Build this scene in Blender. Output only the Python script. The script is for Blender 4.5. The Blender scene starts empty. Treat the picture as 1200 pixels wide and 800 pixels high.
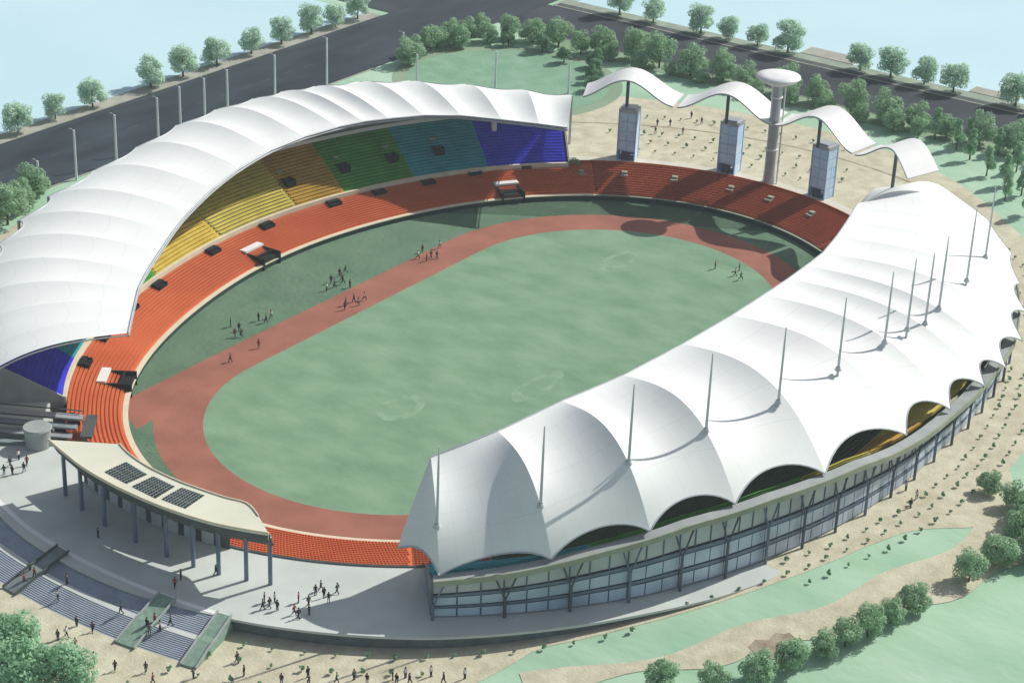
import bpy, bmesh, math, random
import numpy as np
from mathutils import Vector, Matrix
random.seed(7); RN = np.random.default_rng(7)
sc = bpy.context.scene; COL = sc.collection
# ------------------------------------------------------------------ camera
cam_d = bpy.data.cameras.new('camera'); cam = bpy.data.objects.new('camera', cam_d); COL.objects.link(cam)
rt = Vector((0.5775230, -0.8154926, 0.0379339)); up = Vector((0.3305402, 0.2760668, 0.9025134)); fw = Vector((0.7464652, 0.5086835, -0.4289880))
cam.matrix_world = Matrix(((rt.x, up.x, -fw.x, -328.209), (rt.y, up.y, -fw.y, -223.823), (rt.z, up.z, -fw.z, 191.033), (0, 0, 0, 1)))
cam_d.sensor_width = 36; cam_d.lens = 71.47; cam_d.clip_start = 1; cam_d.clip_end = 9000
sc.camera = cam
# ------------------------------------------------------------------ light
SUN_AZ, SUN_EL = math.radians(-21), math.radians(40)
w = bpy.data.worlds.new('World'); sc.world = w; w.use_nodes = True
nt = w.node_tree; bg = nt.nodes['Background']; sky = nt.nodes.new('ShaderNodeTexSky')
sky.sky_type = 'NISHITA'; sky.sun_disc = False; sky.sun_elevation = SUN_EL; sky.sun_rotation = math.pi/2 - SUN_AZ
sky.air_density = 1.0; sky.dust_density = 1.5
hs = nt.nodes.new('ShaderNodeHueSaturation'); hs.inputs['Saturation'].default_value = .6; nt.links.new(sky.outputs[0], hs.inputs['Color']); nt.links.new(hs.outputs[0], bg.inputs[0]); bg.inputs[1].default_value = 0.095
sd = bpy.data.lights.new('sun', 'SUN'); sd.energy = 4.3; sd.angle = math.radians(0.5); sd.color = (1, 0.97, 0.89)
sun = bpy.data.objects.new('sun', sd); COL.objects.link(sun)
sv = Vector((math.cos(SUN_EL)*math.cos(SUN_AZ), math.cos(SUN_EL)*math.sin(SUN_AZ), math.sin(SUN_EL)))
sun.rotation_euler = sv.to_track_quat('Z', 'Y').to_euler(); sun.location = sv*400
sc.view_settings.view_transform = 'Standard'; sc.view_settings.look = 'None'; sc.view_settings.gamma = 1
sc.view_settings.exposure = 0.06
# ------------------------------------------------------------------ materials
def lin(c):
    return tuple(((x/255)/12.92 if x/255 <= .04045 else ((x/255+.055)/1.055)**2.4) for x in c)
MATS = {}
def mat(name, col, rough=.8, var=.12, scale=.3, bump=0, spec=.3, metal=0, col2=None, detail=5, stretch=None, trans=0):
    m = bpy.data.materials.new(name); m.use_nodes = True; t = m.node_tree; b = t.nodes['Principled BSDF']
    b.inputs['Roughness'].default_value = rough; b.inputs['Specular IOR Level'].default_value = spec; b.inputs['Metallic'].default_value = metal
    if trans: b.inputs['Transmission Weight'].default_value = trans
    g = t.nodes.new('ShaderNodeNewGeometry'); mp = t.nodes.new('ShaderNodeMapping')
    t.links.new(g.outputs['Position'], mp.inputs[0])
    if stretch: mp.inputs['Scale'].default_value = stretch
    n = t.nodes.new('ShaderNodeTexNoise'); n.inputs['Scale'].default_value = scale; n.inputs['Detail'].default_value = detail
    t.links.new(mp.outputs[0], n.inputs['Vector'])
    r = t.nodes.new('ShaderNodeValToRGB'); t.links.new(n.outputs[0], r.inputs[0])
    c2 = col2 or tuple(min(1, x*(1+var)) for x in col); c1 = col if col2 else tuple(x*(1-var) for x in col)
    r.color_ramp.elements[0].position = .3; r.color_ramp.elements[1].position = .7
    r.color_ramp.elements[0].color = (*c1, 1); r.color_ramp.elements[1].color = (*c2, 1)
    t.links.new(r.outputs[0], b.inputs['Base Color'])
    if bump:
        n2 = t.nodes.new('ShaderNodeTexNoise'); n2.inputs['Scale'].default_value = scale*6; n2.inputs['Detail'].default_value = 4
        t.links.new(mp.outputs[0], n2.inputs['Vector'])
        bp = t.nodes.new('ShaderNodeBump'); bp.inputs['Strength'].default_value = bump; bp.inputs['Distance'].default_value = .3
        t.links.new(n2.outputs[0], bp.inputs['Height']); t.links.new(bp.outputs[0], b.inputs['Normal'])
    MATS[name] = m; return m
mat('grass_field', (.155, .285, .18), .9, scale=.12, col2=(.225, .36, .24), bump=.5, detail=10)
mat('infield_grass', (.15, .275, .17), .9, scale=.16, col2=(.235, .375, .25), bump=.25, stretch=(.8, .5, 1), detail=12)
mat('track', (.27, .105, .072), .85, scale=.12, col2=(.38, .15, .105), detail=7)
mat('meadow', (.29, .48, .33), .95, scale=.08, col2=(.44, .62, .47), bump=.4, detail=9, stretch=(1, .5, 1))
mat('lawn', (.17, .33, .21), .95, scale=.15, col2=(.25, .41, .29), bump=.4, detail=8)
mat('ground_mix', (.19, .30, .19), .95, scale=.03, col2=(.30, .38, .27), bump=.3, detail=8)
mat('sand', (.45, .42, .30), .95, scale=.3, col2=(.62, .59, .45), bump=.4, detail=10)
mat('soil', (.26, .20, .15), .95, scale=.4, col2=(.45, .40, .30), bump=.5, detail=8)
mat('pole_pale', (.75, .78, .80), .6, var=.05)
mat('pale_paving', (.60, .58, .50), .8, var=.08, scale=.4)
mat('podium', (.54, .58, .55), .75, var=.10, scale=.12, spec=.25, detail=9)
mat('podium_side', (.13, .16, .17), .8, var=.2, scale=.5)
mat('asphalt', (.014, .024, .034), .85, scale=.12, col2=(.045, .062, .078), stretch=(.3, 1, 1), detail=8)
mat('asphalt_y', (.018, .027, .036), .85, scale=.12, col2=(.05, .062, .075), stretch=(1, .25, 1), detail=8)
mat('kerb', (.36, .36, .31), .85, var=.15, scale=.3)
mat('verge', (.22, .28, .22), .9, scale=.2, col2=(.36, .40, .34), detail=8)
mat('marking', (.09, .10, .12), .7, var=.2, scale=.5)
mat('water', (.50, .71, .79), .45, scale=.012, col2=(.58, .78, .84), spec=.3, bump=.15, detail=6)
mat('concrete', (.33, .36, .36), .8, var=.12, scale=.3)
mat('concrete_grey', (.20, .24, .25), .8, var=.2, scale=.3)
mat('dark_concrete', (.075, .09, .09), .8, var=.2, scale=.4)
mat('cream', (.70, .63, .48), .7, var=.08, scale=.3)
mat('cream_roof', (.66, .66, .54), .7, var=.06, scale=.15)
mat('stair_stone', (.31, .36, .43), .75, var=.12, scale=.4)
mm_ = mat('membrane', (.79, .81, .805), .6, var=.035, scale=.08, spec=.2, detail=9); t_ = mm_.node_tree; p_ = t_.nodes['Principled BSDF']
uv_ = t_.nodes.new('ShaderNodeUVMap'); sx_ = t_.nodes.new('ShaderNodeSeparateXYZ'); t_.links.new(uv_.outputs[0], sx_.inputs[0])
def seam_(out, k, w_):
    a = t_.nodes.new('ShaderNodeMath'); a.operation = 'MULTIPLY'; a.inputs[1].default_value = k; t_.links.new(out, a.inputs[0])
    b = t_.nodes.new('ShaderNodeMath'); b.operation = 'FRACT'; t_.links.new(a.outputs[0], b.inputs[0])
    c = t_.nodes.new('ShaderNodeMath'); c.operation = 'LESS_THAN'; c.inputs[1].default_value = w_; t_.links.new(b.outputs[0], c.inputs[0]); return c.outputs[0]
mxx = t_.nodes.new('ShaderNodeMath'); mxx.operation = 'MAXIMUM'; t_.links.new(seam_(sx_.outputs[0], 6, .035), mxx.inputs[0]); t_.links.new(seam_(sx_.outputs[1], 5, .03), mxx.inputs[1])
ml = t_.nodes.new('ShaderNodeMix'); ml.data_type = 'RGBA'; ml.blend_type = 'MULTIPLY'; ml.inputs[7].default_value = (.92, .93, .935, 1); t_.links.new(mxx.outputs[0], ml.inputs[0])
t_.links.new(p_.inputs['Base Color'].links[0].from_socket, ml.inputs[6]); t_.links.new(ml.outputs[2], p_.inputs['Base Color'])
mat('cable', (.45, .48, .50), .5, var=.1, metal=.3)
mat('steel', (.42, .45, .48), .45, var=.1, metal=.4)
mat('mast_grey', (.50, .53, .56), .5, var=.08)
mat('steel_dark', (.09, .11, .14), .5, var=.2, metal=.3)
mat('steel_blue', (.14, .19, .27), .45, var=.2, metal=.3)
mat('glass_blue', (.30, .38, .50), .25, scale=.15, col2=(.52, .62, .74), spec=.7)
mat('glass_grey', (.34, .37, .39), .3, scale=.12, col2=(.50, .54, .56), spec=.7)
mat('glass_sky', (.46, .66, .96), .4, scale=.3, col2=(.66, .82, .98), spec=.4)
mat('tower_frame', (.45, .60, .82), .5)
mat('black', (.006, .008, .010), .8, var=.3)
mat('dark_green', (.02, .05, .045), .8, var=.3)
mat('white_paint', (.80, .80, .80), .5, var=.04)
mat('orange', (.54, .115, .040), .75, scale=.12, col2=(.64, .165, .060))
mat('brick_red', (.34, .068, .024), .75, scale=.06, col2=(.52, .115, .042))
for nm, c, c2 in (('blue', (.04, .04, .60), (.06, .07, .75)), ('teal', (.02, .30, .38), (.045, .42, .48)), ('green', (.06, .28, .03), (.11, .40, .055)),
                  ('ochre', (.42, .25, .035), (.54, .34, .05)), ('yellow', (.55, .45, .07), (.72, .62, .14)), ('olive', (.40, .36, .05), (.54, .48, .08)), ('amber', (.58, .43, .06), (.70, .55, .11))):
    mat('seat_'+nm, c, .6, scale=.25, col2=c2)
def leafmat(name, a, b):
    m = mat(name, a, .8, scale=.5, col2=b, detail=3, spec=.1); t = m.node_tree; p = t.nodes['Principled BSDF']
    tr = t.nodes.new('ShaderNodeBsdfTranslucent'); mx = t.nodes.new('ShaderNodeMixShader'); mx.inputs[0].default_value = .42
    src = p.inputs['Base Color'].links[0].from_socket; t.links.new(src, tr.inputs[0]); out = t.nodes['Material Output']
    t.links.new(p.outputs[0], mx.inputs[1]); t.links.new(tr.outputs[0], mx.inputs[2]); t.links.new(mx.outputs[0], out.inputs[0]); return m
leafmat('leaf_pale', (.48, .68, .52), (.68, .85, .70)); leafmat('leaf_mid', (.26, .45, .26), (.48, .66, .45)); leafmat('leaf_dark', (.14, .30, .17), (.30, .48, .30))
leafmat('leaf_bright', (.24, .46, .28), (.46, .68, .46))
mat('bark', (.10, .075, .05), .9, var=.3, scale=2)
for nm, c in (('cloth_black', (.012, .013, .018)), ('cloth_navy', (.02, .03, .07)), ('cloth_white', (.6, .6, .58)), ('cloth_red', (.30, .04, .03)), ('cloth_green', (.03, .12, .07)), ('skin', (.38, .22, .15)), ('cloth_grey', (.09, .10, .11))):
    mat(nm, c, .85, var=.15, scale=3)
# ------------------------------------------------------------------ object helpers
def link(name, me, m=None, parent=None, smooth=False):
    if m is not None and not me.materials:
        for q in (m if isinstance(m, (list, tuple)) else [m]): me.materials.append(MATS[q])
    if smooth: me.polygons.foreach_set('use_smooth', [True]*len(me.polygons))
    o = bpy.data.objects.new(name, me); COL.objects.link(o)
    if parent is not None: o.parent = parent
    return o
def empty(name, loc=(0, 0, 0), rz=0):
    o = bpy.data.objects.new(name, None); COL.objects.link(o); o.location = loc; o.rotation_euler = (0, 0, rz); return o
def tag(o, label=None, cat=None, group=None, kind=None):
    if label: o['label'] = label
    if cat: o['category'] = cat
    if group: o['group'] = group
    if kind: o['kind'] = kind
    return o
def copy_tree(o, parent=None):
    c = o.copy(); COL.objects.link(c); c.parent = parent
    for ch in KIDS.get(o.name, []): copy_tree(ch, c)
    return c
KIDS = {}
def kids(root):
    for o in bpy.data.objects:
        if o.parent is not None: KIDS.setdefault(o.parent.name, []).append(o)
class MB:
    def __init__(s): s.v = []; s.f = []; s.mi = []
    def add(s, vs, fs, mi=0):
        n = len(s.v); s.v += [tuple(v) for v in vs]; s.f += [tuple(i+n for i in f) for f in fs]; s.mi += [mi]*len(fs)
    def box(s, c, size, ax=None, mi=0):
        hx, hy, hz = size[0]/2, size[1]/2, size[2]/2
        X, Y, Z = ax if ax else (Vector((1, 0, 0)), Vector((0, 1, 0)), Vector((0, 0, 1)))
        c = Vector(c); vs = [c+X*(a*hx)+Y*(b*hy)+Z*(d*hz) for d in (-1, 1) for a, b in ((-1, -1), (1, -1), (1, 1), (-1, 1))]
        s.add(vs, [(3, 2, 1, 0), (4, 5, 6, 7), (0, 1, 5, 4), (1, 2, 6, 5), (2, 3, 7, 6), (3, 0, 4, 7)], mi)
    def prism(s, poly, z0, z1, mi=0):
        n = len(poly); zb = z0 if hasattr(z0, '__len__') else [z0]*n; zt = z1 if hasattr(z1, '__len__') else [z1]*n
        vs = [(p[0], p[1], zb[i]) for i, p in enumerate(poly)]+[(p[0], p[1], zt[i]) for i, p in enumerate(poly)]
        fs = [tuple(range(n))[::-1], tuple(range(n, 2*n))]+[(i, (i+1) % n, (i+1) % n+n, i+n) for i in range(n)]
        s.add(vs, fs, mi)
    def tube(s, pts, r, n=6, mi=0, caps=True):
        pts = [Vector(p) for p in pts]; rr = r if hasattr(r, '__len__') else [r]*len(pts); vs = []; fs = []
        for i, p in enumerate(pts):
            d = (pts[min(i+1, len(pts)-1)]-pts[max(i-1, 0)]).normalized()
            a = d.cross(Vector((0, 0, 1)) if abs(d.z) < .9 else Vector((1, 0, 0))).normalized(); b = d.cross(a)
            vs += [p+(a*math.cos(2*math.pi*k/n)+b*math.sin(2*math.pi*k/n))*rr[i] for k in range(n)]
        for i in range(len(pts)-1):
            fs += [(i*n+k, i*n+(k+1) % n, (i+1)*n+(k+1) % n, (i+1)*n+k) for k in range(n)]
        if caps: fs += [tuple(range(n))[::-1], tuple((len(pts)-1)*n+k for k in range(n))]
        s.add(vs, fs, mi)
    def grid(s, rows, closed=False, mi=0):
        n = len(rows[0]); vs = [p for r in rows for p in r]; fs = []
        for i in range(len(rows)-1):
            for k in range(n-1): fs.append((i*n+k, i*n+k+1, (i+1)*n+k+1, (i+1)*n+k))
        s.add(vs, fs, mi)
    def lathe(s, prof, c=(0, 0, 0), n=24, mi=0):
        vs = [(c[0]+r*math.cos(2*math.pi*k/n), c[1]+r*math.sin(2*math.pi*k/n), c[2]+z) for r, z in prof for k in range(n)]
        fs = [(i*n+k, i*n+(k+1) % n, (i+1)*n+(k+1) % n, (i+1)*n+k) for i in range(len(prof)-1) for k in range(n)]
        s.add(vs, fs, mi)
    def mesh(s, name='m'):
        me = bpy.data.meshes.new(name); me.from_pydata(s.v, [], s.f)
        if any(s.mi): me.polygons.foreach_set('material_index', s.mi)
        me.update(); return me
    def build(s, name, m, parent=None, smooth=False): return link(name, s.mesh(name), m, parent, smooth)
ORD = ['first', 'second', 'third', 'fourth', 'fifth', 'sixth', 'seventh', 'eighth', 'ninth', 'tenth', 'eleventh', 'twelfth', 'thirteenth', 'fourteenth', 'fifteenth', 'sixteenth', 'seventeenth', 'eighteenth', 'nineteenth', 'twentieth', 'twenty-first', 'twenty-second', 'twenty-third', 'twenty-fourth', 'twenty-fifth', 'twenty-sixth', 'twenty-seventh', 'twenty-eighth', 'twenty-ninth', 'thirtieth']
# ------------------------------------------------------------------ bowl plan: smooth oval r(theta), offsets along its normal
FC = [80.711, 3.565, .886, 12.934, .018, .613, .652, 1.83, -.527]
def P0(t):
    r = FC[0]; dr = 0
    for k in (1, 2, 3, 4):
        a, b = FC[2*k-1], FC[2*k]; r += a*math.cos(k*t)+b*math.sin(k*t); dr += k*(-a*math.sin(k*t)+b*math.cos(k*t))
    x, y = r*math.cos(t), r*math.sin(t)
    tx, ty = dr*math.cos(t)-r*math.sin(t), dr*math.sin(t)+r*math.cos(t); l = math.hypot(tx, ty)
    return x, y, ty/l, -tx/l, tx/l, ty/l
def off(t, d, z=0):
    x, y, nx, ny, _, _ = P0(t); return Vector((x+nx*d, y+ny*d, z))
def T(phi, d):
    """curve parameter whose point offset by d lies at polar angle phi (degrees)"""
    ph = math.radians(phi); t = ph
    for _ in range(8):
        q = off(t, d); e = (math.atan2(q.y, q.x)-ph+math.pi) % (2*math.pi)-math.pi; t -= e
    return t
def smooth(a, b, x):
    u = max(0, min(1, (x-a)/(b-a))); return u*u*(3-2*u)
def G(x, y): return 2.2+2.8*smooth(-112, -45, x)
def frange(a, b, n): return [a+(b-a)*i/n for i in range(n+1)]
def deg(t): return (math.degrees(t)+180) % 360-180
def LW(phi):            # depth of the lower stand
    p = (phi+360) % 360
    if p < 30: return 14
    if p < 50: return 14-2.7*smooth(30, 50, p)
    if p < 150: return 11.3
    if p < 170: return 11.3+3.2*smooth(150, 170, p)
    if p < 340: return 14.5-.5*smooth(200, 340, p)
    return 14
def LZ(phi):
    p = (phi+360) % 360
    if p < 30: return 4.9
    if p < 50: return 4.9-.7*smooth(30, 50, p)
    if p < 150: return 4.2
    if p < 170: return 4.2+.5*smooth(150, 170, p)
    return 4.7
# ------------------------------------------------------------------ ground, lakes, roads, lawns
def sheet(name, phis, d0, d1, nd, dz, m, kind='structure', zf=None):
    mb = MB(); rows = []
    for ph in phis:
        a = d0(ph) if callable(d0) else d0; b = d1(ph) if callable(d1) else d1
        t = math.radians(ph); row = []
        for i in range(nd+1):
            q = off(t, a+(b-a)*i/nd); row.append((q.x, q.y, (zf(q.x, q.y) if zf else G(q.x, q.y))+dz))
        rows.append(row)
    mb.grid(rows); o = mb.build(name, m); tag(o, kind=kind); return o
mb = MB(); ds = [14.3]+frange(17, 140, 41)+[160, 190, 230, 300, 400, 600, 900, 1400, 2300, 3500]
rows = [[(q.x, q.y, G(q.x, q.y)) for q in (off(math.radians(ph), d) for d in ds)] for ph in frange(0, 360, 240)]
mb.grid(rows); tag(mb.build('ground', 'meadow'), kind='structure')
def interp(tab, x):
    for (a, va), (b, vb) in zip(tab, tab[1:]):
        if x <= b: return va+(vb-va)*max(0, (x-a)/(b-a))
    return tab[-1][1]
SAND = [(-180, 66), (-166, 62), (-156, 50), (-148, 38), (-140, 37), (-110, 36), (-105, 37), (-102.5, 38.5), (-100, 42), (-98, 45.5), (-95, 46.5), (-88, 44), (-84, 41), (-60, 42), (-45, 44), (-30, 46), (-18, 50), (-8, 58), (5, 64), (20, 70), (27, 72), (33, 46), (45, 40), (52, 50), (60, 52), (90, 60), (120, 55), (140, 52), (165, 60), (180, 66)]
sheet('sand_plaza', frange(-180, 180, 240), 14.35, lambda p: interp(SAND, p), 14, .06, 'sand')
sheet('sand_path', frange(-150, -78, 48), lambda p: 45+1.2*math.sin(p*.35), lambda p: 45+interp([(-150, 3), (-140, 5), (-120, 9), (-100, 13), (-90, 12), (-78, 2)], p)+1.2*math.sin(p*.5), 4, .10, 'sand')
for a, b, d0, d1 in ((-131.5, -127, 49, 53.5), (-117.5, -112, 50, 54.5)):
    sheet('soil_bed', frange(a, b, 8), lambda p: d0+.6*math.sin(p*3), lambda p: d1+.7*math.sin(p*2.3), 3, .15, 'soil')
mb = MB(); mb.prism([(139+29*math.cos(a), 100+30*math.sin(a)) for a in frange(0, 2*math.pi, 39)[:-1]], 4.9, 5.14); tag(mb.build('round_lawn', 'lawn'), kind='structure')
mb = MB(); mb.prism([(139+33*math.cos(a), 100+34*math.sin(a)) for a in frange(0, 2*math.pi, 39)[:-1]], 4.8, 5.09); tag(mb.build('round_path', 'ground_mix'), kind='structure')
# paving band round the field end plaza
sheet('paving_band', frange(-24, 26, 50), 14.4, 18.2, 2, .10, 'pale_paving')
sheet('paving_line', frange(-14, 25, 50), lambda p: 45, lambda p: 45.7, 1, .10, 'soil')
# green ground between sand and road, dark verge under the road trees
def rect(name, x0, y0, x1, y1, z, m, kind='structure', th=.3):
    mb = MB(); mb.prism([(x0, y0), (x1, y0), (x1, y1), (x0, y1)], z-th, z); o = mb.build(name, m); tag(o, kind=kind); return o
rect('road', -700, 136.6, 1500, 168.5, 5.05, 'asphalt', th=.2)
rect('cross_road', 185, -900, 213, 136.5, 5.056, 'asphalt_y', th=.2)
rect('cross_road', 170, 168.6, 213, 1500, 5.056, 'asphalt_y', th=.2)
rect('road_verge', 176, -300, 184.6, 120, 5.07, 'ground_mix', th=.2)
rect('kerb', -700, 168.6, 166, 169.2, 5.19, 'kerb'); rect('pavement', -700, 169.25, 166, 174.2, 5.16, 'kerb')
rect('kerb', -700, 136.0, 122, 136.55, 5.17, 'kerb')
rect('kerb', 213.1, -900, 213.7, 134, 5.19, 'kerb'); rect('pavement', 213.75, -900, 217.0, 134, 5.14, 'dark_concrete'); rect('pavement', 217.05, -900, 222.2, 134, 5.16, 'verge')
rect('kerb', 213.75, 134.1, 1500, 134.7, 5.19, 'kerb'); rect('kerb', 184.65, -900, 184.95, 120, 5.18, 'kerb')
for i in range(70):
    x = -260+i*9
    if x < 170: rect('lane_marking', x, 152.4, x+4, 152.6, 5.056+.004, 'marking', th=.02)
for i in range(50):
    y = 130-i*9; rect('lane_marking', 198.9, y-4, 199.1, y, 5.066, 'marking', th=.02)
for y in (138.2, 166.8): rect('edge_marking', -700, y, 168, y+.15, 5.06, 'marking', th=.02)
rect('lake', -1500, 174.3, 165, 4000, 5.045, 'water', th=.2)
rect('lake', 222.3, -2500, 4000, 131, 5.045, 'water', th=.2)
rect('bank_paving', 222.3, 30, 230, 48, 5.30, 'kerb'); rect('bank_paving', 222.3, -22, 228, -8, 5.30, 'kerb')
# ------------------------------------------------------------------ field and track
TH = frange(0, 360, 180)
mb = MB(); mb.add([(4, 0, 0)]+[tuple(off(math.radians(p), .1, 0)) for p in TH[:-1]], [(0, i+1, (i+1) % 180+1) for i in range(180)]); tag(mb.build('field', 'grass_field'), kind='structure')
def stadium(L, r, n=40, cx=0):
    return [(cx+L+r*math.cos(a), r*math.sin(a)) for a in frange(-math.pi/2, math.pi/2, n)]+[(cx-L+r*math.cos(a), r*math.sin(a)) for a in frange(math.pi/2, 1.5*math.pi, n)]
IN = stadium(41.2, 37.9); OUT = stadium(41.2, 47.7); NI = len(IN)
mb = MB(); mb.add([(x, y, .012) for x, y in IN]+[(x, y, .012) for x, y in OUT], [(i, i+NI, (i+1) % NI+NI, (i+1) % NI) for i in range(NI)]); 
tag(mb.build('running_track', 'track'), kind='structure')
mb = MB(); mb.prism([(-76.5, 36.6), (-41.2, 37.9), (-41.2, 47.7), (-68, 47.4), (-73, 44)], -.1, .016)
tag(mb.build('sprint_track', 'track'), kind='structure')
mb = MB(); mb.add([(0, 0, .008)]+[(x, y, .008) for x, y in IN], [(0, i+1, (i+1) % NI+1) for i in range(NI)]); tag(mb.build('infield', 'infield_grass'), kind='structure')
mb = MB()
for k in range(1, 8):
    r = 37.9+1.225*k; a = stadium(41.2, r-.03); b = stadium(41.2, r+.03)
    mb.add([(x, y, .02) for x, y in a]+[(x, y, .02) for x, y in b], [(i, i+NI, (i+1) % NI+NI, (i+1) % NI) for i in range(NI)])
mat('lane_paint', (.36, .15, .11), .8); tag(mb.build('lane_lines', 'lane_paint'), kind='structure')
mat('worn', (.16, .29, .18), .9, scale=.35, col2=(.27, .41, .28), detail=9)
for cx, cy, a, b in ((-36, 2, 6.5, 4), (58, 9, 8, 3.2), (-10, -14, 9, 3)):
    m_ = MB(); nn = 40; f_ = lambda k, q: (cx+a*q*(1+.05*math.sin(k*.63))*math.cos(k*2*math.pi/nn), cy+b*q*(1+.05*math.cos(k*.47))*math.sin(k*2*math.pi/nn), .016)
    m_.add([f_(k, .62) for k in range(nn)]+[f_(k, 1) for k in range(nn)], [(k, k+nn, (k+1) % nn+nn, (k+1) % nn) for k in range(nn)]); tag(m_.build('worn_turf', 'worn'), kind='structure')
# low mounds of worn grass marks in infield: sand pit and worn circle
# ------------------------------------------------------------------ stands
def terrace(ph0, ph1, prof0, prof1, rows, n):
    """stepped bank between profile points; prof: phi->(d,z)"""
    mb = MB(); R = []
    for ph in frange(ph0, ph1, n):
        t = math.radians(ph); d0, z0 = prof0(ph); d1, z1 = prof1(ph); row = [tuple(off(t, d0, z0-.4))]
        for i in range(rows):
            z = z0+(z1-z0)*(i+1)/rows; da = d0+(d1-d0)*i/rows; db = d0+(d1-d0)*(i+1)/rows
            row += [tuple(off(t, da, z)), tuple(off(t, db, z))]
        R.append(row)
    mb.grid(R); return mb
def seats(ph0, ph1, prof0, prof1, rows, gaps, pitch=.56):
    """one small L-shaped seat per place, in curved rows"""
    V = []; n = 0
    for i in range(rows):
        t = math.radians(ph0); t1 = math.radians(ph1)
        while t < t1:
            ph = math.degrees(t); x, y, nx, ny, tx, ty = P0(t)
            d0, z0 = prof0(ph); d1, z1 = prof1(ph)
            d = d0+(d1-d0)*(i+.62)/rows; z = z0+(z1-z0)*(i+1)/rows
            l = math.hypot(x+nx*d, y+ny*d)
            if not any(abs(ph-g)*math.pi/180*l < .5 for g in gaps): V.append((x+nx*d, y+ny*d, z, nx, ny, tx, ty))
            t += pitch/l
    V = np.array(V); N = len(V); c = V[:, :3]; nn = np.stack([V[:, 3], V[:, 4], 0*V[:, 3]], 1); tt = np.stack([V[:, 5], V[:, 6], 0*V[:, 3]], 1)
    loc = np.array([(-.23, -.22, .42), (.23, -.22, .42), (.23, .2, .40), (-.23, .2, .40), (-.23, .24, .60), (.23, .24, .60), (-.23, -.22, .30), (.23, -.22, .30), (.23, .30, .30), (-.23, .30, .30), (-.23, .32, .60), (.23, .32, .60)])
    P = c[:, None]+tt[:, None]*loc[None, :, 0:1]+nn[:, None]*loc[None, :, 1:2]; P[:, :, 2] += loc[None, :, 2]
    F = np.array([(0, 1, 2, 3), (3, 2, 5, 4), (6, 7, 1, 0), (8, 9, 10, 11), (4, 5, 11, 10)])
    me = bpy.data.meshes.new('seats'); fs = (F[None]+12*np.arange(N)[:, None, None]).reshape(-1, 4)
    me.from_pydata(P.reshape(-1, 3).tolist(), [], fs.tolist()); return me
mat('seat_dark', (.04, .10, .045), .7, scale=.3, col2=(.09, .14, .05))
bowl = empty('stadium_bowl'); tag(bowl, 'sunken oval lower stand of orange and brick red seats ringing the whole field', 'stand')
lo0 = lambda p: (.9, 1.25); lo1 = lambda p: (LW(p), LZ(p))
def bank(parent, ph0, ph1, a, b, rows, colour, floor_m, aisle=7.5, label=None):
    n = max(3, int((ph1-ph0)/1.5)); o = terrace(ph0, ph1, a, b, rows, n).build('terrace', floor_m, parent)
    k = max(1, int(round((ph1-ph0)/aisle))) if parent is not bowl else 1
    k = max(1, k//2); gaps = [ph0+(ph1-ph0)*i/k for i in range(k+1)]
    s = link('seating', seats(ph0, ph1, a, b, rows, gaps), colour, o); tag(s, kind='stuff')
    if label: o['label'] = label
    return o
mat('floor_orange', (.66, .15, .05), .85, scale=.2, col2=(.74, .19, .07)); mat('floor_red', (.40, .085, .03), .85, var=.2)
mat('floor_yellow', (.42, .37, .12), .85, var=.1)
bank(bowl, 22, 180, lo0, lo1, 13, 'orange', 'floor_orange', label='terrace of bright orange seats below the rainbow stand')
bank(bowl, 180, 203, lo0, lo1, 13, 'orange', 'floor_orange', label='short orange terrace beside the cream roof deck')
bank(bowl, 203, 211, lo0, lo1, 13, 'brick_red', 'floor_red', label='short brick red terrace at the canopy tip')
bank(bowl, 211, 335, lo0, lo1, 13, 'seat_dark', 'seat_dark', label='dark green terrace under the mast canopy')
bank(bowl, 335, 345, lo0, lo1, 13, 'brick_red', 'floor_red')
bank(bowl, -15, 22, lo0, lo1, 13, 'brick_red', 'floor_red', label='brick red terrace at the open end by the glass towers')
# field wall with cream coping
def wallring(name, ph0, ph1, d0, d1, z0, z1, m, parent, n=120):
    mb = MB(); R = []
    for ph in frange(ph0, ph1, n):
        t = math.radians(ph); f = lambda v: v(ph) if callable(v) else v
        R.append([tuple(off(t, f(d0), f(z0))), tuple(off(t, f(d0), f(z1))), tuple(off(t, f(d1), f(z1))), tuple(off(t, f(d1), f(z0)))])
    mb.grid(R)
    for q in (R[0], R[-1]): mb.add(q, [(0, 1, 2, 3)])
    return mb.build(name, m, parent)
wallring('field_wall', 0, 360, .02, .5, -.3, 1.2, 'dark_green', bowl)
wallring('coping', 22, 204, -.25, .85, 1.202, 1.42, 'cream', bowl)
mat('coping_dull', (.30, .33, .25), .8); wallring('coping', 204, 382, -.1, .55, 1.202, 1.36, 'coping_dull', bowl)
wallring('back_wall', -26, 27, 14.05, 14.38, 3, 5.55, 'floor_red', bowl)
wallring('back_wall', 176, 206, 14.55, 14.95, 3, 5.25, 'dark_concrete', bowl)
def frame_at(t, d, z):
    x, y, nx, ny, tx, ty = P0(t); return Vector((x+nx*d, y+ny*d, z)), (Vector((tx, ty, 0)), Vector((nx, ny, 0)), Vector((0, 0, 1)))
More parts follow.
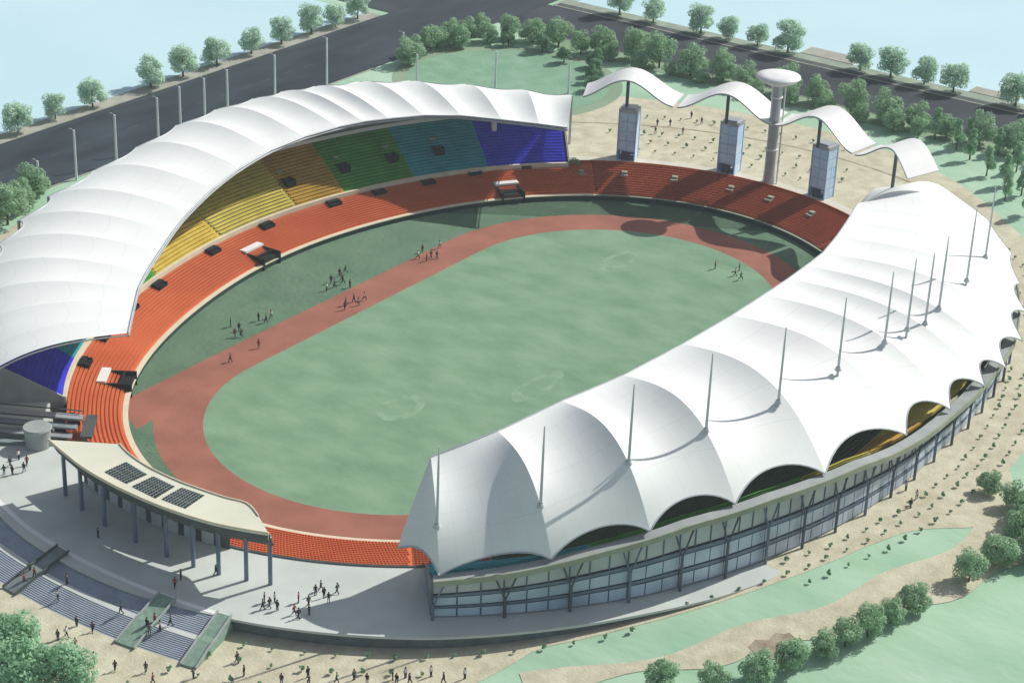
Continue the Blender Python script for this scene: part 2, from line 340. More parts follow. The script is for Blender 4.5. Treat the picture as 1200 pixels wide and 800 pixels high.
def portal(t, d, z, w_, dep, h, parent, roof=True, roof_m='white_paint', nm='portal'):
    c, ax = frame_at(t, d, z); X, Y, Z = ax; mb = MB()
    for s in (-1, 1): mb.box(c+X*(s*(w_/2))+Z*(h/2), (.3, dep, h), ax)
    mb.box(c+Z*(h-.35), (w_-.3, dep, .1), ax); mb.box(c-Y*(dep/2-.1)+Z*(h/2-.1), (w_-.3, .2, h-.2), ax); mb.box(c+Y*(dep/2-.1)+Z*(h/2), (w_-.3, .2, h), ax)
    o = mb.build(nm, 'black', parent)
    if roof:
        r = MB(); r.box(c+Y*(dep*.22)+Z*(h+.12), (w_+.5, dep*.62, .24), ax); r.build('portal_roof', roof_m, o)
    return o
for ph in (33, 41, 49, 58, 67, 82, 96, 112, 121, 131, 139, 154):
    t = T(ph, 11); portal(t, LW(ph)-1.2, LZ(ph)-1.0, 3.2, 2.2, 1.7, bowl, roof=(ph > 60), roof_m='black')
for ph in (35, 89, 143):
    t = T(ph, 0); c, ax = frame_at(t, 2.4, 0); X, Y, Z = ax; h = 3.0; mb = MB()
    for s in (-1, 1): mb.box(c+X*(s*2.9)+Z*(h/2), (.5, 5.6, h), ax)
    mb.box(c+Y*2.7+Z*(h/2), (5.3, .2, h), ax); mb.box(c+Z*2.2, (5.3, 5.3, .1), ax); mb.box(c-Y*.4+Z*(h-.1), (5.3, .5, .2), ax)
    o = mb.build('field_entry', 'black', bowl); r = MB(); r.box(c+Y*3.4+Z*(h+.3), (6.4, 1.9, .5), ax); r.build('entry_roof', 'white_paint', o)
for ph in (19, 12, 4, -2, 25, -9):
    t = T(ph, 9); c, ax = frame_at(t, 9.5, 4.1); mb = MB(); mb.box(c, (1.5, 1.2, .9), ax); mb.box(c-ax[1]*1.2-Vector((0, 0, .3)), (1.9, .9, .5), ax)
    mb.build('stair_head', 'coping_dull', bowl)
c, ax = frame_at(T(187.5, 8), 9, 4.0)
# --------------------------------------------------------- rainbow grandstand (far side)
gs = empty('rainbow_grandstand'); tag(gs, 'curved upper stand of rainbow coloured seats under the far crescent canopy', 'grandstand')
hi0 = lambda p: (12.3, 5.3); hi1 = lambda p: (27, 14.2)
secs = [(27.5, 39, 'blue'), (39, 51, 'teal'), (51, 64, 'green'), (64, 74, 'ochre'), (74, 92, 'yellow'), (92, 110, 'amber'), (110, 127, 'green'), (127, 139, 'teal'), (139, 149, 'blue')]
for a, b, cname in secs:
    A, B = math.degrees(T(a, 13)), math.degrees(T(b, 13))
    fm = 'floor_yellow' if cname == 'yellow' else 'seat_'+cname
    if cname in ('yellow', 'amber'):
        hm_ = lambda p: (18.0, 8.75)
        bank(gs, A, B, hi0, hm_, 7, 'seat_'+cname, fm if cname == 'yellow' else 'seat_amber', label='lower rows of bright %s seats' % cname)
        bank(gs, A, B, lambda p: (18.02, 8.76), hi1, 10, 'seat_olive', 'seat_olive', label='upper rows of yellow seats, canopy shade painted in as olive'); continue  # olive is the canopy shade painted onto the upper yellow rows
    bank(gs, A, B, hi0, hi1, 17, 'seat_'+cname, fm, label='%s block of seats between its neighbouring colours' % cname)
GA, GB = math.degrees(T(27.3, 13)), math.degrees(T(149.2, 13))
wallring('parapet', GA, GB, 11.55, 12.25, 3.9, 5.75, 'cream', gs)
wallring('back_wall', GA, GB, 27.05, 27.5, 0, 16.5, 'concrete_grey', gs)
wallring('rail', GA, GB, 26.4, 26.5, 14.4, 15.4, 'white_paint', gs)
for ph, s in ((GA, -1), (GB, 1)):
    t = math.radians(ph); x, y, nx, ny, tx, ty = P0(t); mb = MB(); tt = Vector((tx, ty, 0))*s*.45
    pl = [off(t, 12, 0), off(t, 12, 5.9), off(t, 27.4, 15.2), off(t, 27.4, 0)]
    vs = [q for q in pl]+[q+tt for q in pl]; mb.add(vs, [(0, 1, 2, 3), (7, 6, 5, 4), (0, 4, 5, 1), (1, 5, 6, 2), (2, 6, 7, 3), (3, 7, 4, 0)])
    mb.build('end_wall', 'concrete', gs)
for ph in (73, 62.5, 54, 46.5):
    t = T(ph, 19); c, ax = frame_at(t, 19, 8.9); X, Y, Z = ax; mb = MB()
    for s in (-1, 1): mb.box(c+X*(s*1.3)+Z*.4, (.25, 4.2, 2.2), ax)
    mb.box(c+Y*2.2+Z*.9, (2.8, .25, 2.6), ax); mb.box(c+Z*1.1, (2.35, 4.0, .08), ax); mb.box(c-Y*2.0+Z*.3, (2.8, .2, 1.8), ax); o = mb.build('vomitory', 'black', gs)
    m2 = MB(); m2.box(c+Y*2.6+Z*2.3, (1.5, .9, .9), ax); m2.build('lintel', 'coping_dull', o)
for ph in (38, 30):
    c, ax = frame_at(T(ph, 23), 22.5, 12.4); mb = MB(); mb.box(c, (1.2, 1.2, 2.6), ax); mb.build('stair_head', 'white_paint', gs)
for ph in ():
    t = T(ph, 13); mb = MB(); R = []
    for i in range(18):
        d = 12.5+14.4*i/17; R.append(off(t, d, 5.75+9.0*i/17))
    mb.tube(R, .09, 4); mb.build('handrail', 'white_paint', gs)
# --------------------------------------------------------- crescent membrane canopies
def crom(pts, u):
    n = len(pts)-1; x = max(0, min(n-1e-6, u*n)); i = int(x); f = x-i
    p = [Vector(pts[max(0, min(n, j))]) for j in (i-1, i, i+1, i+2)]
    return .5*((2*p[1])+(p[2]-p[0])*f+(2*p[0]-5*p[1]+4*p[2]-p[3])*f*f+(-p[0]+3*p[1]-3*p[2]+p[3])*f**3)
def rib(a, b, bulge, v):
    q = a.lerp(b, v); q.z += bulge*4*v*(1-v)*(1+.35*(v-.5)*2); return q
def panel(r0, r1, parent, sag, scal, m='membrane', NU=14, NV=22, lift=0):
    rows = []
    for i in range(NU+1):
        u = i/NU; w4 = 4*u*(1-u); row = []
        for j in range(NV+1):
            v = j/NV*(1-scal*w4)
            a = rib(*r0, v); b = rib(*r1, v); q = a.lerp(b, u)
            s = sag*w4*math.sin(math.pi*min(1, v*1.02))**.8; q.z -= s
            q.z += lift*w4*smooth(.6, 1, v)
            row.append(tuple(q))
        rows.append(row)
    mb = MB(); mb.grid(rows); o = mb.build('membrane_panel', m, parent, True); me = o.data; ul = me.uv_layers.new(name='UVMap'); n_ = NV+1
    for lp in me.loops: ul.data[lp.index].uv = ((lp.vertex_index//n_)/NU, (lp.vertex_index % n_)/NV)
    return rows
def edge_cable(rows, parent, r=.16, inner=True):
    mb = MB(); mb.tube([r_[-1] for r_ in rows], r, 5); mb.build('edge_cable', 'cable', parent)
    if inner: mb = MB(); mb.tube([r_[0] for r_ in rows], r, 5); mb.build('edge_cable', 'cable', parent)
# near canopy
RI = [(-88.2, -44.8, 27), (-76.8, -50.3, 29), (-62.2, -53.5, 30), (-46.8, -56.4, 30), (-28.5, -57.9, 30), (-11.3, -58.6, 30), (3.4, -57.6, 29), (15.1, -56.8, 28.3), (24.6, -55.9, 27.8), (34.6, -54.6, 27), (46.9, -51.6, 26), (60.2, -47.6, 24.3), (75.5, -42.2, 21.4), (86, -38.2, 18.6), (93, -35.5, 14.6), (98.5, -32.6, 12.4)]
RO = [(-99.2, -55.3, 13.2), (-86.5, -68.8, 15.5), (-72.5, -79, 18.1), (-56.6, -86.2, 18.8), (-36.1, -92.8, 18.1), (-8, -95.6, 15.2), (9.8, -96.8, 13.7), (24.9, -97.4, 13.2), (35.5, -97.4, 13.2), (50, -94.9, 13.2), (64, -89.8, 13.4), (77, -83, 13.7), (91.5, -75, 14), (107.5, -62.3, 14), (118.5, -47.5, 14), (111, -33.5, 12.6)]
can = empty('mast_canopy', (0, 0, 0)); tag(can, 'crescent white membrane roof with tall grey masts over the glass fronted stand', 'canopy')
bul = [2.5, 5.5, 7, 7.5, 7.5, 6.5, 6, 5.5, 5.2, 5, 4.5, 4, 3.6, 3.6, 4.2, 2.4]
ribs = [(Vector(a), Vector(b), c) for a, b, c in zip(RI, RO, bul)]
gab = (Vector(RI[0]), Vector((-98.5, -46, 14.5)), .5)
rw = panel(gab, ribs[0], can, .8, .10); edge_cable(rw, can, inner=False)
for i in range(len(ribs)-1):
    sg = interp([(0, 2.4), (5, 2.3), (7, 1.5), (10, .9), (12, .35), (14, .2)], i); rw = panel(ribs[i], ribs[i+1], can, sg, interp([(0, .06), (5, .085), (9, .07), (11, .03), (14, .02)], i), lift=.1)
    edge_cable(rw, can)
MP = [(0, .70), (1, .78), (2, .74), (3, .72), (3.9, .71), (4.8, .67), (5.9, .65), (6.6, .65), (7.1, .67), (8, .65), (9.5, .69), (11, .79)]
for i, v in MP:
    k = int(i); q = rib(*ribs[k], v).lerp(rib(*ribs[k+1], v), i-k)
    ht = interp([(0, 15), (5, 14.6), (11, 17)], i); mb = MB(); mb.tube([(q.x, q.y, q.z-9), (q.x, q.y, q.z+2), (q.x, q.y, q.z+ht*.7), (q.x, q.y, q.z+ht)], [.26, .26, .20, .10], 8)
    mb.lathe([(.0, 0), (.7, 0), (.45, .6), (.36, .7)], (q.x, q.y, q.z-.1), 10)
    o = mb.build('mast', 'mast_grey', can)
# far canopy
LI = [(-78.5, 35.7, 22), (-68.5, 44, 22), (-59.5, 51, 22), (-43.9, 60.2, 22), (-26.5, 69.4, 22), (-2.9, 78.4, 22), (19.9, 82.7, 22), (39.7, 80.6, 22), (50.7, 75.9, 22), (63.2, 66.6, 22), (71, 51, 22), (76, 37.6, 22)]
LO = [(-108, 49, 16), (-97, 64, 17), (-79, 81, 18), (-57.9, 94.8, 18), (-34.9, 105.6, 18), (-4, 112.5, 18), (26, 118.5, 18), (49.1, 117, 18), (64.5, 112.8, 18), (83, 100.6, 18), (96.5, 79, 18), (106.1, 56.2, 18)]
farc = empty('crescent_canopy'); tag(farc, 'long crescent white membrane roof covering the rainbow seats beside the road', 'canopy')
NR = 19; lr = []
for i in range(NR+1):
    a, b = crom(LI, i/NR), crom(LO, i/NR); b.z += .6; lr.append((a, b, interp([(0, 3.2), (10, 3.0), (19, 2)], i)))
for i in range(NR):
    rw = panel(lr[i], lr[i+1], farc, interp([(0, .45), (6, .6), (10, 1.2), (18, 1.7)], i), .09); edge_cable(rw, farc, .2)
for i in range(NR+1):
    q = lr[i][1]; mb = MB(); mb.tube([(q.x, q.y, G(q.x, q.y)), (q.x, q.y, q.z)], .35, 8); mb.build('column', 'steel', farc)
    mb = MB(); mb.tube([rib(*lr[i], v)-Vector((0, 0, .5)) for v in frange(.0, 1, 10)], .16, 5); mb.build('rib_truss', 'cable', farc)
mb = MB(); mb.tube([crom(LI, u)-Vector((0, 0, .6)) for u in frange(0, 1, 60)], .3, 6); mb.build('edge_truss', 'steel', farc)
# --------------------------------------------------------- glass fronted stand (near side)
EV = [(-151.5, 12.9), (-144.7, 14.2), (-137, 16.4), (-128.8, 18.3), (-119, 18.6), (-106, 17.4), (-97.6, 15), (-85, 13.3), (-70, 13), (-20, 13)]
def ev(ph): return interp(EV, ph)
FD = 31
def fd(p): return interp([(-156, 30.4), (-146, 31), (-137, 31.2), (-127, 30.5), (-114, 29), (-98, 27.2), (-85, 27), (-67, 29.6), (-57, 31), (-20, 31)], (p+180) % 360-180)
gst = empty('glass_fronted_stand'); tag(gst, 'curved stand with blue glass facade and Y shaped columns beneath the mast canopy', 'grandstand')
F0, F1 = math.degrees(T(-151.3, FD)), math.degrees(T(-24, FD))
ua = lambda p: (15.3, 5.4); ub = lambda p: (fd(p)-2.6, ev(deg(math.atan2(off(math.radians(p), FD).y, off(math.radians(p), FD).x)))-1.4)
nsec = ['teal', 'green', 'green', 'olive', 'ochre', 'yellow', 'olive', 'green', 'teal', 'blue']
for i, cname in enumerate(nsec):
    a = F0+(F1-F0)*i/len(nsec); b = F0+(F1-F0)*(i+1)/len(nsec)
    bank(gst, a, b, ua, ub, 14, 'seat_'+cname, 'seat_'+cname)
evp = lambda p: ub(p)[1]+1.4
wallring('rear_wall', F0, F1, lambda p: fd(p)-1.6, lambda p: fd(p)-1.3, 2, lambda p: evp(p)-1.0, 'concrete_grey', gst)
wallring('eave_slab', F0, F1, lambda p: fd(p)-.9, lambda p: fd(p)+1.3, lambda p: evp(p)-.95, lambda p: evp(p)-.25, 'concrete', gst)
wallring('eave_gutter', F0, F1, lambda p: fd(p)+1.32, lambda p: fd(p)+1.65, lambda p: evp(p)-1.1, lambda p: evp(p)-.05, 'coping_dull', gst)
t = math.radians(F0); x, y, nx, ny, tx, ty = P0(t); tt = Vector((tx, ty, 0))*-.4; mb = MB()
pl = [off(t, 15, 2), off(t, 15, 6), off(t, 29.8, evp(F0)-1), off(t, 29.8, 2)]
mb.add(pl+[q+tt for q in pl], [(0, 1, 2, 3), (7, 6, 5, 4), (0, 4, 5, 1), (1, 5, 6, 2), (2, 6, 7, 3), (3, 7, 4, 0)]); mb.build('end_wall', 'concrete_grey', gst)
NB = 24
for i in range(NB+1):
    ph = F0+(F1-F0)*i/NB; t = math.radians(ph); H = evp(ph)-1.0; q = off(t, fd(ph)+.8, 0); x, y, nx, ny, tx, ty = P0(t); X = Vector((tx, ty, 0)); mb = MB()
    zb = G(q.x, q.y); zs = zb+(H-zb)*.60
    mb.tube([(q.x, q.y, zb-.3), (q.x, q.y, zs)], [.30, .26], 8)
    for s in (-1, 1):
        mb.tube([Vector((q.x, q.y, zs-.5)), Vector((q.x, q.y, H))+X*(s*1.9)], [.15, .20], 6)
    o = mb.build('column', 'steel_dark' if i % 3 else 'steel_blue', gst)
for i in range(NB):
    a = F0+(F1-F0)*i/NB; b = F0+(F1-F0)*(i+1)/NB
    for k in range(3):
        p0 = a+(b-a)*k/3; p1 = a+(b-a)*(k+1)/3; e = (b-a)*.012
        for (u0, u1, mm, dd) in ((.03, .23, 'glass_blue', 0), (.25, .30, 'steel_blue', .08), (.32, .52, 'glass_blue', -.1), (.54, .60, 'steel_blue', 0), (.62, .98, 'glass_grey', -.4)):
            if k and mm == 'steel_blue': continue
            w1 = b if mm == 'steel_blue' else p1
            vs = []
            for pp in (p0+e, w1-e):
                H = evp(pp)-1.0;  zb = 5.0
                for dep in (0, -.12):
                    q = off(math.radians(pp), fd(pp)+dd+dep)
                    vs += [(q.x, q.y, zb+(H-zb)*u0), (q.x, q.y, zb+(H-zb)*u1)]
            mb = MB(); mb.add(vs, [(0, 4, 5, 1), (2, 3, 7, 6), (0, 1, 3, 2), (4, 6, 7, 5), (1, 5, 7, 3), (0, 2, 6, 4)])
            mb.build('glass_pane' if mm != 'steel_blue' else 'spandrel', mm, gst)
mb = MB()
for i in range(NB*3+1):
    ph = F0+(F1-F0)*i/(NB*3); q = off(math.radians(ph), fd(ph)-.3); mb.tube([(q.x, q.y, 4), (q.x, q.y, evp(ph)-1)], .12, 4)
tag(mb.build('mullion', 'steel_blue', gst), kind='stuff')
wallring('glass_backing', F0, F1, lambda p: fd(p)-.7, lambda p: fd(p)-.6, 3, lambda p: evp(p)-.97, 'steel_dark', gst)
# --------------------------------------------------------- podium, deck roof, stairs
def PO(ph):   # outer offset of podium by polar angle (0..360)
    return interp([(150, 31), (172, 33.6), (194, 35.4), (207, 36.4), (213, 36.3), (225, 36), (233, 36), (239, 35.2), (241.5, 33.5), (243.5, 30.2)], ph)
pod = empty('podium'); tag(pod, 'raised pale podium terrace wrapping round the glass front, with dark side', 'podium')
phs = frange(140, 243.5, 110); mb = MB(); R = []
for ph in phs:
    t = math.radians(ph); q = off(t, 20); pp = (math.degrees(math.atan2(q.y, q.x))+360) % 360
    R.append([tuple(off(t, 14.7+(PO(pp)-14.7)*k/4, 5.01)) for k in range(5)]+[tuple(off(t, PO(pp), 4.55))])
mb.grid(R); mb.build('deck', 'podium', pod)
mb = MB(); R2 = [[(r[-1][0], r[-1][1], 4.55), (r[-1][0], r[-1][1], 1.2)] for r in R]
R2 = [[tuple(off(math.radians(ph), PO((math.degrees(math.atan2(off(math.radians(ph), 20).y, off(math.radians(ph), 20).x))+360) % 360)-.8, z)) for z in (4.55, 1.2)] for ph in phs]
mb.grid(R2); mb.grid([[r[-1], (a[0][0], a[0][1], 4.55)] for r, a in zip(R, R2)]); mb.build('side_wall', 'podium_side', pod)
roof = empty('roof_deck'); tag(roof, 'curved cream roof deck on columns with three dark grilles beside the track', 'roof')
ro = [(-110.4, 24), (-112.3, 17.5), (-113.9, 11), (-114.9, 2), (-115, -6.5), (-114.5, -13), (-113.5, -18.7), (-112, -23.5), (-110.2, -28.1)]
ri = [(-103.6, 13.1), (-105.2, 9), (-106.3, 4.1), (-106.7, 0), (-106.8, -5), (-106.4, -10.1), (-105.9, -14.5), (-105.1, -18.7), (-107, -23)]
ro = [crom([(*q, 0) for q in ro], u) for u in frange(0, 1, 30)]; ri = [crom([(*q, 0) for q in ri], u) for u in frange(0, 1, 30)]
mb = MB(); mb.grid([[(a.x, a.y, 15.6), (a.x, a.y, 16), (b.x, b.y, 16), (b.x, b.y, 14.6), (a.x*.99, a.y*.99, 14.6)] for a, b in zip(ro, ri)])
for e in (0, -1): mb.add([(ro[e].x, ro[e].y, 14.6), (ro[e].x, ro[e].y, 16), (ri[e].x, ri[e].y, 16), (ri[e].x, ri[e].y, 14.6)], [(0, 1, 2, 3)])
mb.build('roof_slab', ['cream_roof'], roof)
mb = MB(); mb.tube([(a.x, a.y, 16.1) for a in ro], .22, 6); mb.build('roof_edge', 'cream', roof)
mb = MB(); mb.tube([(a.x, a.y, 16.1) for a in ri], .18, 6); mb.build('roof_edge', 'cream', roof)
mb = MB(); mb.grid([[(a.x*.998, a.y*.998, 15.6), (a.x*.985, a.y*.985, 12.8), (a.x*.983, a.y*.983, 12.8)] for a in ro]); mb.build('shade_fascia', 'dark_concrete', roof)  # dark strip added below the roof edge, painted for the shade beneath it
GR = [[(-112.7, 8.1), (-107.3, 7.7), (-108.3, 1.2), (-113.3, 1.7)], [(-113.4, .8), (-108, .4), (-108.3, -5.4), (-113.8, -5.7)], [(-113.4, -6.2), (-107.8, -6.1), (-107.3, -11.4), (-113.1, -12)]]
for g in GR:
    g = [Vector((*q, 0)) for q in g]; ce = sum(g, Vector())/4; g = [ce+(q-ce)*.92 for q in g]
    o = MB(); o.prism([(q.x, q.y) for q in g], 15.9, 16.04); o = o.build('roof_grille', 'dark_green', roof)
    for k in range(1, 9):
        a = g[0].lerp(g[1], k/9); b = g[3].lerp(g[2], k/9); mb = MB(); mb.tube([(a.x, a.y, 16.12), (b.x, b.y, 16.12)], .09, 4); mb.build('louvre', 'cream_roof' if k % 3 == 0 else 'concrete', o)
    for k in range(1, 8):
        a = g[0].lerp(g[3], k/8); b = g[1].lerp(g[2], k/8); mb = MB(); mb.tube([(a.x, a.y, 16.10), (b.x, b.y, 16.10)], .07, 4); mb.build('louvre', 'concrete', o)
for u in frange(.06, .97, 8):
    a = crom([(*q, 0) for q in [(-110.4, 24), (-113.9, 11), (-115, -6.5), (-113.5, -18.7), (-110.2, -28.1)]], u); mb = MB(); mb.tube([(a.x*.985, a.y*.985, 5), (a.x*.985, a.y*.985, 14.6)], .38, 8); mb.build('column', 'steel_blue', roof)
# hall wall behind the columns
hall = MB(); pts = [off(math.radians(ph), 15.4, 0) for ph in frange(168.5, 186.5, 30)]
hall.grid([[(q.x, q.y, 4.9), (q.x, q.y, 14.58)] for q in pts]); hall.build('hall_wall', 'dark_concrete', roof)
for k in range(2, 29, 3):
    a, b = pts[k], pts[k+1]; n = Vector((-1, 0, 0)); mb = MB()
    d = (b-a).normalized(); nn = Vector((-abs(d.y), d.x*math.copysign(1, d.y)*1, 0)).normalized(); c = (a+b)/2-Vector((.15, 0, 0))
    mb.box(c+Vector((0, 0, 7.2)), (2.4, .2, 4.2), (d, Vector((d.y, -d.x, 0)), Vector((0, 0, 1)))); mb.build('window', 'glass_grey', roof)
# the broad stairs
st = empty('broad_stairs'); tag(st, 'wide curved grey stone stairs in two flights down from the pale podium', 'stairs')
def SR(ph, r, z): a = math.radians(ph); return (r*math.cos(a), r*math.sin(a), z)
sph = frange(160, 193.2, 34)
def rA(p): return interp([(150, 119), (163, 121.5), (172, 123), (194, 123.9)], p)
def flight(r0, z0, r1, z1, n, a, b, name):
    m = MB(); R = []
    for ph in frange(a, b, max(2, int((b-a)))):
        A = rA(ph)+r0; B_ = rA(ph)+r1; row = [SR(ph, A, z0)]
        for i in range(n):
            z = z0+(z1-z0)*(i+1)/n; row += [SR(ph, A+(B_-A)*i/n, z), SR(ph, A+(B_-A)*(i+1)/n, z)]
        R.append(row)
    m.grid(R); tag(m.build(name, 'stair_stone', st), kind='stuff')
flight(.3, 5.0, 5.2, 3.7, 12, 160, 193.2, 'upper_flight'); flight(6.4, 3.7, 11.4, 2.15, 13, 160, 193.2, 'lower_flight')
for a, b in ((160, 175.6), (177.2, 186.8), (188.6, 192.2)):
    m = MB(); R = [[SR(p, rA(p)+5.2, 3.72), SR(p, rA(p)+6.4, 3.72), SR(p, rA(p)+6.4, 3.5)] for p in frange(a, b, 12)]; m.grid(R); m.build('landing', 'podium', st)
m = MB(); m.grid([[SR(p, rA(p)-.6, 5.06), SR(p, rA(p)+.35, 5.06), SR(p, rA(p)+.35, 4.8)] for p in frange(160, 193.2, 34)]); m.build('top_nosing', 'white_paint', st)
mat('planter_green', (.17, .28, .21), .8, scale=1.2, col2=(.28, .40, .33))
for a, b, mm in ((175.7, 177.1, 'concrete_grey'), (186.9, 188.5, 'planter_green'), (192.3, 193.5, 'planter_green')):
    R = [[SR(p, rA(p)+.2, 5.55), SR(p, rA(p)+5.3, 4.2), SR(p, rA(p)+6.5, 4.1), SR(p, rA(p)+11.9, 2.6), SR(p, rA(p)+11.9, 1.9)] for p in frange(a, b, 3)]
    m = MB(); m.grid(R)
    for r_ in (R[0], R[-1]): m.add(r_+[SR(math.degrees(math.atan2(r_[0][1], r_[0][0])) % 360, rA(180)+.2, 1.9)], [(0, 1, 2, 3, 4, 5)])
    o = m.build('planter', mm, st)
    for e, p in ((0, a), (1, b)):
        m2 = MB(); m2.tube([SR(p, rA(p)+.1, 5.75), SR(p, rA(p)+5.3, 4.4), SR(p, rA(p)+6.5, 4.3), SR(p, rA(p)+12, 2.75)], .22, 5); m2.build('kerb_stone', 'concrete' if mm != 'concrete_grey' else 'dark_concrete', o)
# access stair by the far stand's near end
ac = empty('access_ramp', (0, 0, 0)); tag(ac, 'dark grey ramp and slatted landing at the blue end of the rainbow stand', 'ramp')
def slab(poly, z0, z1, nm, m):
    mb = MB(); mb.prism(poly, z0, z1); return mb.build(nm, m, ac)
a0 = Vector((-88.5, 38.5, 0)); u = Vector((-.62, .78, 0)).normalized(); v = Vector((-.78, -.62, 0))
for k in range(4):
    s = a0+v*(k*2.1)+u*(k*.8); h = 8.2-k*.9
    q = [s, s+u*26, s+u*26+v*1.9, s+v*1.9]
    slab([(p.x, p.y) for p in q], [h-1.2-.0, h+1.2, h+1.2, h-1.2], [h-.8, h+1.6, h+1.6, h-.8], 'ramp_flight', 'concrete_grey' if k % 2 else 'steel')
    mb = MB(); mb.tube([s+Vector((0, 0, h)), s+u*26+Vector((0, 0, h+2.4))], .14, 5); mb.build('rail', 'dark_concrete', ac)
mb = MB(); mb.lathe([(0, 4.3), (2.6, 4.3), (2.8, 4.0), (2.5, 3.6), (2.3, 0)], (-99.6, 39.2, 4.9), 20); mb.build('pier', 'concrete', ac)
mb = MB(); c = a0+v*3.8-u*1.5; mb.box(c+Vector((0, 0, 6.8)), (9, 2.2, .5), (v, u, Vector((0, 0, 1)))); mb.build('landing', 'dark_concrete', ac)
for k in range(3):
    c = a0+v*(1+k*3.2)-u*1.2; mb = MB(); mb.tube([(c.x, c.y, 4.9), (c.x, c.y, 6.6)], .3, 6); mb.build('post', 'dark_concrete', ac)
# --------------------------------------------------------- glass ticket towers and observation tower
def tower(x, y, label):
    r = empty('glass_tower', (x, y, 5), math.atan2(y, x)); tag(r, label, 'tower', 'pale blue glass towers on the open end of the bowl')
    mb = MB(); 
    for sx in (-1, 1):
        for sy in (-1, 1): mb.box((sx*2.15, sy*2.35, 6.6), (.3, .3, 13.2))
    for k in range(6): mb.box((0, 0, .15+k*2.62), (4.3, 4.7, .26))
    mb.build('frame', 'tower_frame', r)
    for k in range(5):
        for s in (-1, 1):
            for j in (-1, 1):
                if k == 0 and s == -1: continue
                m = MB(); m.box((s*2.12, j*1.1, 1.5+k*2.62), (.1, 2.1, 2.3)); m.build('glass_pane', 'glass_sky', r)
            for j in (-1, 1):
                m = MB(); m.box((j*1.0, s*2.32, 1.5+k*2.62), (1.9, .1, 2.3)); m.build('glass_pane', 'glass_sky', r)
    m = MB(); m.box((-2.12, 0, 1.4), (.14, 2.4, 2.4)); m.build('door', 'steel_dark', r)
    m = MB(); m.box((0, 0, 13.7), (4.6, 5.0, .8)); m.box((0, 0, 14.3), (3.4, 3.6, .5)); m.build('cap', 'steel', r)
for x, y, l in ((107.3, 38.6, 'slim blue glass tower closest to the rainbow stand, dark doorway at its foot'), (116.6, 13, 'slim blue glass tower just beside the disc tower, toward the rainbow stand'), (116.6, -14, 'slim blue glass tower standing between disc tower and the mast canopy')):
    tower(x, y, l)
ob = empty('observation_tower', (116.3, 1, 5)); tag(ob, 'tall grey cylindrical tower topped by a white disc', 'tower')
mb = MB(); mb.lathe([(1.6, 0), (1.4, 3), (1.3, 22), (1.5, 26.6)], n=20); mb.build('shaft', 'steel', ob, True)
mb = MB(); mb.lathe([(0, 26.2), (2.0, 26.4), (4.8, 27.7), (5.7, 28.4), (5.6, 28.8), (3.5, 29.2), (0, 29.4)], n=32); mb.build('disc', 'white_paint', ob, True)
for k in range(3):
    mb = MB(); mb.lathe([(1.3, 0), (1.6, .05), (1.6, .3), (1.3, .35)], (0, 0, 9+k*7), 20); mb.build('ring', 'white_paint', ob)
mb = MB()
mb.tube([(.4, -2.1, 0), (.4, -2.1, 26)], .22, 6); mb.build('service_pipe', 'white_paint', ob)
# wave canopy
wv = empty('wave_canopy'); tag(wv, 'rippling white ribbon roof on slender masts above the glass towers', 'canopy')
def wz(ph): return 24.4+2.8*math.cos((ph-20.2)/13.4*2*math.pi)
def wr(ph): return interp([(-30, 107), (-20, 111), (0, 115.2), (26, 112)], ph)
cuts = [(26.0, 13.8), (13.2, .4), (-.2, -13.1), (-13.7, -24.6)]
for a, b in cuts:
    R = []
    for ph in frange(a, b, 26):
        r0 = wr(ph)-1.5; wd = 9.5; c, s = math.cos(math.radians(ph)), math.sin(math.radians(ph))
        z = wz(ph); R.append([(r0*c, r0*s, z-.07), (r0*c, r0*s, z+.07), ((r0+wd)*c, (r0+wd)*s, z+.07+.6), ((r0+wd)*c, (r0+wd)*s, z-.07+.6), (r0*c, r0*s, z-.07)])
    mb = MB(); mb.grid(R); mb.build('roof_wave', 'white_paint', wv)
    mb = MB(); mb.tube([Vector(r_[0]) for r_ in R], .2, 6); mb.build('edge_beam', 'steel', wv)
for ph in (20.2, 6.8, -6.6, -20.0):
    r0 = wr(ph)+.6; c, s = math.cos(math.radians(ph)), math.sin(math.radians(ph)); z0 = 5 if ph < -15 else 18.8
    mb = MB(); mb.tube([(r0*c, r0*s, z0), (r0*c, r0*s, wz(ph))], .45, 8); mb.build('mast', 'steel_dark', wv)
# ------------------------------------------------------------------ light poles along the road
def pole(x, y, h, rz):
    r = empty('light_pole', (x, y, 5), rz)
    mb = MB(); mb.tube([(0, 0, 0), (0, 0, .4), (0, 0, h)], [.36, .32, .26], 8); mb.build('post', 'pole_pale', r)
    mb = MB(); mb.tube([(0, 0, h-.15), (0, .5, h+.1), (0, 1.0, h+.15)], .09, 5); mb.build('arm', 'concrete', r)
    mb = MB(); mb.box((0, 1.2, h+.12), (.4, .7, .16)); mb.build('lamp_head', 'coping_dull', r); return r
PL = [(-10.4, 135, 8.6), (2, 135, 13.2), (15.9, 135, 13.6), (31.1, 135, 14.2), (39.4, 135, 15.2), (48.7, 135, 15.2), (57.6, 135, 15.4), (76.8, 135, 15), (99, 135, 14.8), (119, 118, 9), (130, 98, 11.5), (141, 80, 10), (133, 134, 9)]
for i, (x, y, h) in enumerate(PL):
    q = pole(x, y, h, 0); tag(q, 'slim pale street light, %s beside the dark road from its tree-lined low end' % ORD[i] if i < 9 else ['slim pale light pole at the canopy edge of the round lawn', 'tall pale light pole in the middle of the round lawn', 'pale light pole at the sand edge of the round lawn', 'pale light pole in the trees at the road junction'][i-9], 'street light', 'light poles between canopy and road')
